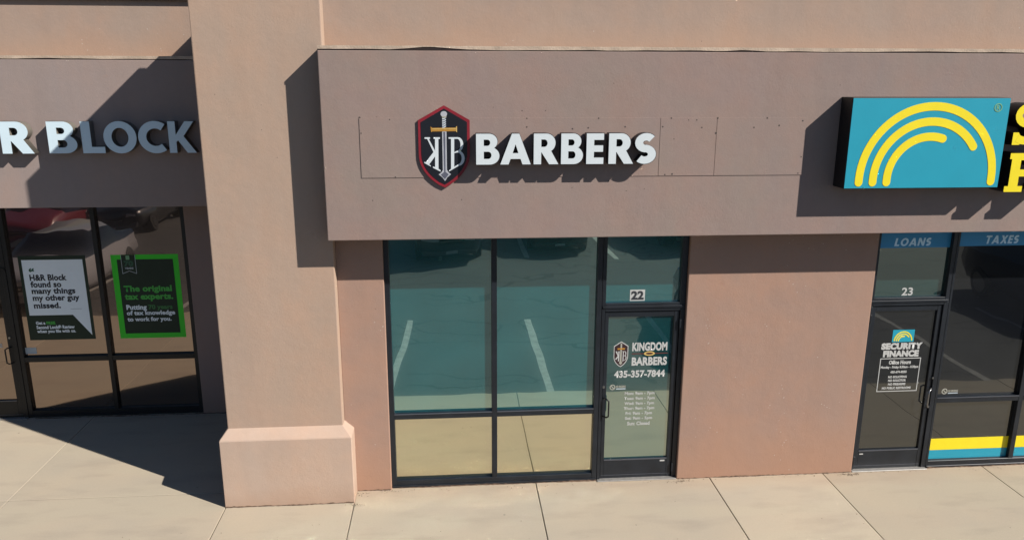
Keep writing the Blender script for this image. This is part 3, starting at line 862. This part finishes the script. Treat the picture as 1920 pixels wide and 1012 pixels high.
YP = 0.047 + .055 - .002          # in front of the transom panes
YD = 0.062 + .025 - .002          # in front of the door panes
n22 = empty('unit_number', (3.0, YP, 2.32), 'black number 22 on a white tile above the barber shop door', 'sign')
sheet('tile', 2.908, 3.09, 2.335, 2.475, YP, 'vinyl', n22)
text('numerals', '22', 2.922, 3.076, 2.350, 2.460, YP - .0015, 'pink_ink', n22, .05)
n23 = empty('unit_number', (6.38, YP, 2.32), 'white number 23 on the glass above the loan office door', 'sign')
text('numerals', '23', 6.312, 6.455, 2.335, 2.437, YP - .0005, 'vinyl', n23, .025)

# barber door lettering
dl = empty('door_lettering', (3.05, YD, 0.7), 'white lettering with shield emblem, phone number and hours on the barber door', 'decal')
def sp2(cx, cy):      # the shield again, small
    x, z = sp(cx, cy)
    s = (1.83 - 1.50) / (4.656 - 3.796)
    return (2.822 + (x - 0.724) * s * 0.86, 1.83 - (4.656 - z) * s)
em = shape('emblem', [[sp2(*q) for q in shield_out(1.0)]], YD, .0008, 'vinyl', dl)
shape('emblem_field', [[sp2(*q) for q in shield_out(0.90)]], YD - .001, .0008, 'burg', em)
shape('emblem_guard', [[sp2(*q) for q in [(256, 300), (523, 300), (523, 350), (262, 350)]]], YD - .0028, .0008, 'gold', em)
shape('emblem_sword', [[sp2(*q) for q in [(365, 150), (420, 150), (424, 730), (460, 770), (401, 838), (335, 772), (365, 728)]]], YD - .002, .0008, 'vinyl_l', em)
shape('emblem_letter', [[sp2(*q) for q in [(285, 402), (345, 402), (338, 420), (338, 700), (350, 730), (278, 700), (298, 690), (298, 590), (230, 672), (190, 650), (280, 548), (195, 402), (250, 402), (298, 520), (298, 419)]]], YD - .002, .0008, 'vinyl', em)
shape('emblem_letter', [[sp2(*q) for q in ob], [sp2(*q) for q in i1], [sp2(*q) for q in i2]], YD - .002, .0008, 'vinyl', em)
text('text_line', 'KINGDOM', 2.960, 3.395, 1.700, 1.812, YD, 'vinyl', dl, .045)
text('text_line', 'BARBERS', 2.960, 3.400, 1.512, 1.622, YD, 'vinyl', dl, .045)
sheet('divider', 2.955, 3.405, 1.661, 1.673, YD, 'stripe_red', dl)
shape('crown_ring', [ellipse(3.175, 1.667, .068, .028, 24), ellipse(3.175, 1.667, .046, .014, 24)], YD - .002, .0008, 'gold_l', dl)
text('text_line', '435-357-7844', 2.748, 3.382, 1.357, 1.452, YD, 'vinyl', dl, .04)
hrs = ['Mon: 9am - 7pm', 'Tues: 9am - 7pm', 'Wed: 9am - 7pm', 'Thur: 9am - 7pm', 'Fri: 9am - 7pm', 'Sat: 9am - 5pm', 'Sun: Closed']
wd = [.375, .385, .375, .385, .335, .345, .285]
for k, (t, w) in enumerate(zip(hrs, wd)):
    zc = 1.143 - k * .0665
    text('text_line', t, 3.078 - w / 2, 3.078 + w / 2, zc - .024, zc + .026, YD, 'vinyl', dl, .03)

def notice(x0, z0, y, label, sc=1.0):
    o = empty('notice_sticker', (x0, y, z0), label, 'sticker')
    r_ = .036 * sc
    shape('ring', [ellipse(x0 + r_, z0 + r_, r_, r_, 20), ellipse(x0 + r_, z0 + r_, r_ * .68, r_ * .68, 20)], y, .0008, 'vinyl_l', o)
    shape('slash', [stroke([(x0 + r_ * .5, z0 + r_ * 1.5), (x0 + r_ * 1.5, z0 + r_ * .5)], r_ * .3, False)], y - .001, .0008, 'vinyl_l', o)
    text('text_line', 'NO SMOKING', x0 + .08 * sc, x0 + .2 * sc, z0 + .03, z0 + .058, y, 'vinyl_l', o, .05)
    sheet('fine_print', x0 + .08 * sc, x0 + .2 * sc, z0 + .006, z0 + .02, y, 'grey_print', o)
notice(2.697, 1.20, YD, 'small white no smoking notice above the barber door handle')
notice(7.02, 1.005, .045 + .053, 'small white no smoking notice low on the dark loan office window', 1.1)

# loan office door lettering
d2 = empty('door_lettering', (6.4, YD, 1.07), 'white lettering with turquoise rainbow emblem and framed office hours on door 23', 'decal')
e2 = sheet('emblem', 6.258, 6.541, 1.735, 1.895, YD, 'cyan', d2)
for r_, a1 in ((.115, 0), (.088, 30), (.061, 70)):
    shape('arc_stripe', [stroke(arc(6.40, 1.742, r_, r_ * 1.1, 176, a1 + 4, 18), .016, False)], YD - .002, .0008, 'yellow', e2)
text('text_line', 'SECURITY', 6.130, 6.668, 1.636, 1.724, YD, 'vinyl', d2, .07)
text('text_line', 'FINANCE', 6.165, 6.632, 1.536, 1.624, YD, 'vinyl', d2, .07)
# slab serif feet that thicken the ends of the two words
for zz in (1.636, 1.716, 1.536, 1.616):
    xa, xb = (6.13, 6.668) if zz in (1.636, 1.716) else (6.165, 6.632)
fw_ = .010
x0_, x1_, z0_, z1_ = 6.137, 6.672, 1.070, 1.521
fr = shape('hours_frame', [[(x0_, z0_), (x1_, z0_), (x1_, z1_), (x0_, z1_)], [(x0_ + fw_, z0_ + fw_), (x1_ - fw_, z0_ + fw_), (x1_ - fw_, z1_ - fw_), (x0_ + fw_, z1_ - fw_)]], YD, .0008, 'vinyl', d2)
for t, xa, xb, za, zb_ in (('Office Hours', 6.255, 6.545, 1.438, 1.492), ('Monday - Friday 8:30am - 5:30pm', 6.155, 6.652, 1.375, 1.418), ('435-674-8255', 6.29, 6.505, 1.318, 1.352),
                           ('NO SOLICITING', 6.27, 6.515, 1.252, 1.284), ('NO SOLICITOR', 6.275, 6.51, 1.204, 1.236), ('NO FIREARMS', 6.28, 6.51, 1.154, 1.186), ('NO PUBLIC RESTROOMS', 6.205, 6.587, 1.102, 1.134)):
    text('text_line', t, xa, xb, za, zb_, YD, 'vinyl', d2, .05)

# banners and bands on the loan office glass
YW = .045 + .053
bn = empty('window_banner', (6.37, YP, 2.95), 'blue banner reading LOANS across the top of the pane above door 23', 'banner')
sheet('band', 5.939, 6.854, 2.94, 3.15, YP, 'blue_banner', bn)
word('LOANS', 6.139, 6.612, 2.962, 3.060, YP - .002, 'blue_text', bn)
bn = empty('window_banner', (7.6, YW, 2.95), 'blue banner reading TAXES across the top of the large dark pane', 'banner')
sheet('band', 6.939, 8.042, 2.95, 3.15, YW, 'blue_banner', bn)
word('TAXES', 7.29, 7.735, 2.975, 3.078, YW - .002, 'blue_text', bn)
for (a, b_, lab) in ((6.939, 8.042, 'yellow and turquoise vinyl stripes along the bottom of the pane beside door 23'), (8.108, 9.266, 'yellow and turquoise vinyl stripes on the pane at the right edge')):
    wf = empty('window_stripe', ((a + b_) / 2, YW, .1), lab, 'decal', 'vinyl stripes on the loan office panes')
    sheet('yellow_band', a, b_, .222, .385, YW, 'yellow', wf)
    sheet('turquoise_band', a, b_, .097, .220, YW, 'cyan', wf)

# left shop posters
YL = LY + .053
p1 = empty('poster', (-4.88, YL, 1.19), 'dark green window poster with white speech panel quoting a customer', 'poster')
sheet('board', -5.345, -4.425, 1.195, 2.45, YL, 'pdark', p1)
shape('speech_panel', [[(-5.300, 1.570), (-4.700, 1.570), (-4.468, 1.257), (-4.468, 2.390), (-5.300, 2.390)]], YL - .0012, .0008, 'pwhite', p1)
YT = YL - .0022
text('quote_mark', '“', -5.218, -5.145, 2.215, 2.275, YT, 'pgreen_d', p1, .05)
for t, xa, xb, za, zb_ in (('H&R Block', -5.222, -4.715, 2.085, 2.178), ('found so', -5.222, -4.80, 1.985, 2.078), ('many things', -5.222, -4.62, 1.865, 1.978),
                           ('my other guy', -5.222, -4.575, 1.762, 1.875), ('missed.', -5.222, -4.85, 1.672, 1.762)):
    text('text_line', t, xa, xb, za, zb_, YT, 'pink_ink', p1, .042)
sheet('source_line', -4.72, -4.565, 1.655, 1.662, YT, 'grey_print', p1)
for t, xa, xb, za, zb_, mm in (('Get a', -5.23, -5.10, 1.43, 1.478, 'pwhite'), ('FREE', -5.085, -4.96, 1.43, 1.475, 'pgreen_t'), ('Second Look® Review', -5.23, -4.70, 1.362, 1.418, 'pwhite'), ('when you file with us.', -5.23, -4.69, 1.29, 1.352, 'pwhite')):
    text('text_line', t, xa, xb, za, zb_, YL - .0015, mm, p1, .042)
p2 = empty('poster', (-3.61, YL, 1.19), 'dark poster with bright green border about the original tax experts', 'poster')
sheet('border', -4.075, -3.140, 1.192, 2.447, YL, 'pgreen', p2)
sheet('field', -3.995, -3.215, 1.265, 2.378, YL - .0014, 'pdark', p2)
rb = shape('ribbon', [[(-3.935, 2.446), (-3.735, 2.446), (-3.735, 2.165), (-3.835, 2.205), (-3.935, 2.165)]], YL - .003, .001, 'grey_print', p2)
shape('ribbon_field', [[(-3.928, 2.446), (-3.742, 2.446), (-3.742, 2.176), (-3.835, 2.213), (-3.928, 2.176)]], YL - .0042, .001, 'pdark', rb)
text('ribbon_numerals', '70', -3.90, -3.77, 2.275, 2.36, YL - .0046, 'pgreen_d', rb, .06)
text('ribbon_text', 'YEARS', -3.895, -3.775, 2.235, 2.262, YL - .0046, 'grey_print', rb, .05)
sheet('ribbon_logo', -3.865, -3.815, 2.375, 2.435, YL - .0056, 'green_r', rb)
for t, xa, xb, za, zb_, mm in (('The original', -3.945, -3.272, 1.872, 1.990, 'pgreen_t'), ('tax experts.', -3.945, -3.265, 1.752, 1.862, 'pgreen_t'), ('Putting', -3.94, -3.655, 1.605, 1.702, 'pwhite'),
                           ('70 years', -3.63, -3.29, 1.610, 1.700, 'pgreen_m'), ('of tax knowledge', -3.945, -3.262, 1.525, 1.612, 'pwhite'), ('to work for you.', -3.945, -3.322, 1.432, 1.515, 'pwhite')):
    text('text_line', t, xa, xb, za, zb_, YL - .003, mm, p2, .042)
st = sheet('window_sticker', -5.437, -5.28, .985, 1.082, YL, 'grey_print', None)
tag(st, 'small pale blank sticker at the lower left corner of the left shop pane', 'sticker')
ld = empty('door_lettering', (-5.75, LY + .037, 1.1), 'end of two lines of white lettering on the left shop door', 'decal')
text('text_line', 'L', -5.86, -5.80, 1.20, 1.25, LY + .037, 'vinyl', ld, .05)
text('text_line', 'DE', -5.86, -5.735, 1.10, 1.16, LY + .037, 'vinyl', ld, .05)

# ------------------------------------------------------------------ parked cars (seen mirrored in the glass)
def paint(name, col):
    mt, nt, b = new_mat(name)
    setv(b, col=col, rough=.35, spec=.5)
    b.inputs['Coat Weight'].default_value = .8
    b.inputs['Coat Roughness'].default_value = .05
    return mt
M['car_dark'] = paint('dark navy paint', (.012, .018, .03))
M['car_black'] = paint('added car black paint', (.008, .008, .01))
M['car_white'] = paint('silver white paint', (.30, .30, .32))
M['car_red'] = paint('red paint', (.13, .012, .02))
M['lamp'] = plain('headlamp lens', (.7, .72, .75), .1, 0, .8)
M['chrome'] = plain('chrome', (.6, .6, .6), .15, 1.0)
M['plate'] = plain('licence plate', (.6, .6, .6), .5)

def make_car(x, y_nose, paint_m, label, h=1.5, L=4.6, W=1.84, suv=False):
    """car with its nose towards the building (+y); body lofted from stations"""
    t = empty('parked_car', (x, y_nose - L / 2, -0.15), label, 'car', 'cars parked in the lot')
    g0 = -0.15
    hw = W / 2
    belt = h * .62
    if suv: rows = [(0, .42, .80, .66), (.06, .30, .92, .74), (.35, .26, .99, .84), (1.05, .26, 1.0, .92), (1.15, .26, 1.0, .93), (1.75, .26, 1.0, 1.0), (3.9, .28, 1.0, 1.0), (4.4, .3, .98, .96), (4.6, .4, .93, .8)]
    else: rows = [(0, .40, .80, .58), (.06, .28, .92, .66), (.35, .24, .98, .76), (1.15, .24, 1.0, .86), (1.25, .24, 1.0, .88), (1.95, .24, 1.0, 1.0), (3.1, .26, 1.0, .98), (3.9, .28, .98, .88), (4.6, .40, .9, .78)]
    top = {0: .0, 1: .0, 2: .0, 3: .0}
    rz = []
    for i, (d, zb, wf, bf) in enumerate(rows):
        if suv: roof = [.64, .70, .76, .80, .82, 1.0, 1.0, .97, .80][i]
        else: roof = [.50, .56, .62, .68, .70, 1.0, .99, .76, .70][i]
        rz.append(roof * h)
    bm = bmesh.new(); bg = bmesh.new()
    secs = []
    for i, (d, zb, wf, bf) in enumerate(rows):
        y = y_nose - d * L / 4.6
        bl = min(belt, rz[i] - .02)
        cabin = rz[i] > belt + .15
        rw = hw * wf * (.74 if cabin else .86)
        pts = [(0, zb - .04), (hw * wf * .88, zb - .04), (hw * wf * .97, zb + .12), (hw * wf, (zb + bl) / 2 + .05), (hw * wf * .95, bl), (rw, rz[i] - (.05 if cabin else .012)), (rw * .8, rz[i]), (0, rz[i] + .012)]
        secs.append([(x + sx_ * px, y, g0 + pz) for sx_ in (1,) for px, pz in pts] + [(x - px, y, g0 + pz) for px, pz in pts[::-1][1:-1]])
    n = len(secs[0])
    V = [[bm.verts.new(c) for c in s] for s in secs]
    VG = [[bg.verts.new(c) for c in s] for s in secs]
    for i in range(len(secs) - 1):
        cab = rz[i] > belt + .15 or rz[i + 1] > belt + .15
        wind = cab and not (rz[i] > belt + .15 and rz[i + 1] > belt + .15)
        for k in range(n):
            k2 = (k + 1) % n
            isg = cab and k in (4, n - 5 - 0)
            if wind and k in (5, 6, n - 6 - 1, n - 7 + 1, 7, 8): isg = True
            b_, vv = (bg, VG) if isg else (bm, V)
            b_.faces.new((vv[i][k], vv[i + 1][k], vv[i + 1][k2], vv[i][k2]))
    bm.faces.new(V[0]); bm.faces.new(V[-1][::-1])
    for b_, nm, mm in ((bm, 'body', paint_m), (bg, 'windows', 'car_glass')):
        bmesh.ops.delete(b_, geom=[v for v in b_.verts if not v.link_faces], context='VERTS')
        bmesh.ops.recalc_face_normals(b_, faces=b_.faces[:])
        me = bpy.data.meshes.new(nm); b_.to_mesh(me); b_.free()
        link(nm, me, mm, t, True)
    for sx_ in (-1, 1):
        for d in (.85, 3.7):
            bw = bmesh.new()
            mt_ = Matrix.Translation((x + sx_ * (hw - .10), y_nose - d * L / 4.6, g0 + .33)) @ Matrix.Rotation(R(90), 4, 'Y')
            bmesh.ops.create_cone(bw, cap_ends=True, segments=24, radius1=.33, radius2=.33, depth=.22, matrix=mt_)
            me = bpy.data.meshes.new('wheel'); bw.to_mesh(me); bw.free()
            wo = link('wheel', me, 'rubber', t)
            bw = bmesh.new()
            mt_ = Matrix.Translation((x + sx_ * (hw + .005), y_nose - d * L / 4.6, g0 + .33)) @ Matrix.Rotation(R(90), 4, 'Y')
            bmesh.ops.create_cone(bw, cap_ends=True, segments=16, radius1=.2, radius2=.2, depth=.03, matrix=mt_)
            me = bpy.data.meshes.new('rim'); bw.to_mesh(me); bw.free()
            link('rim', me, 'chrome', wo)
        lx = x + sx_ * hw * .62
        boxes('headlight', [(lx - .17, lx + .17, y_nose - .12, y_nose + .012, g0 + h * .40, g0 + h * .47)], 'lamp', t, .02)
    boxes('grille', [(x - .38, x + .38, y_nose - .05, y_nose + .015, g0 + h * .33, g0 + h * .45)], 'black', t, .01)
    boxes('grille_bar', [(x - .36, x + .36, y_nose + .016, y_nose + .028, g0 + h * .385, g0 + h * .40)], 'chrome', t)
    boxes('bumper', [(x - hw * .86, x + hw * .86, y_nose - .1, y_nose + .04, g0 + .26, g0 + .40)], paint_m, t, .03)
    boxes('licence_plate', [(x - .15, x + .15, y_nose + .042, y_nose + .05, g0 + .30, g0 + .38)], 'plate', t)
    return t

make_car(0.75, -12.0, 'car_dark', 'dark navy car across the lot, mirrored high in the left barber window', 1.75, suv=True)
make_car(3.95, -12.9, 'car_black', 'black car across the lot, mirrored high in the second barber pane', 1.5)
make_car(8.2, -13.3, 'car_black', 'black car mirrored at the top right of the pane above door 22', 1.75, suv=True)
make_car(6.6, -3.05, 'car_black', 'black car in the near bay whose dark shape shows in the barber door glass', 1.5)
make_car(14.3, -4.4, 'car_dark', 'dark car mirrored at the right edge of the large loan office pane', 1.6, suv=True)
make_car(-8.5, -3.1, 'car_white', 'silver white car mirrored behind the white poster', 1.5)
make_car(-10.0, -11.6, 'car_black', 'black car added across the lot to darken the top of the left shop pane', 1.5)  # added car, darkens the reflection high in the left panes
make_car(-11.7, -9.3, 'car_red', 'red car beyond the silver one, mirrored at the upper left of the left shop pane', 1.45)
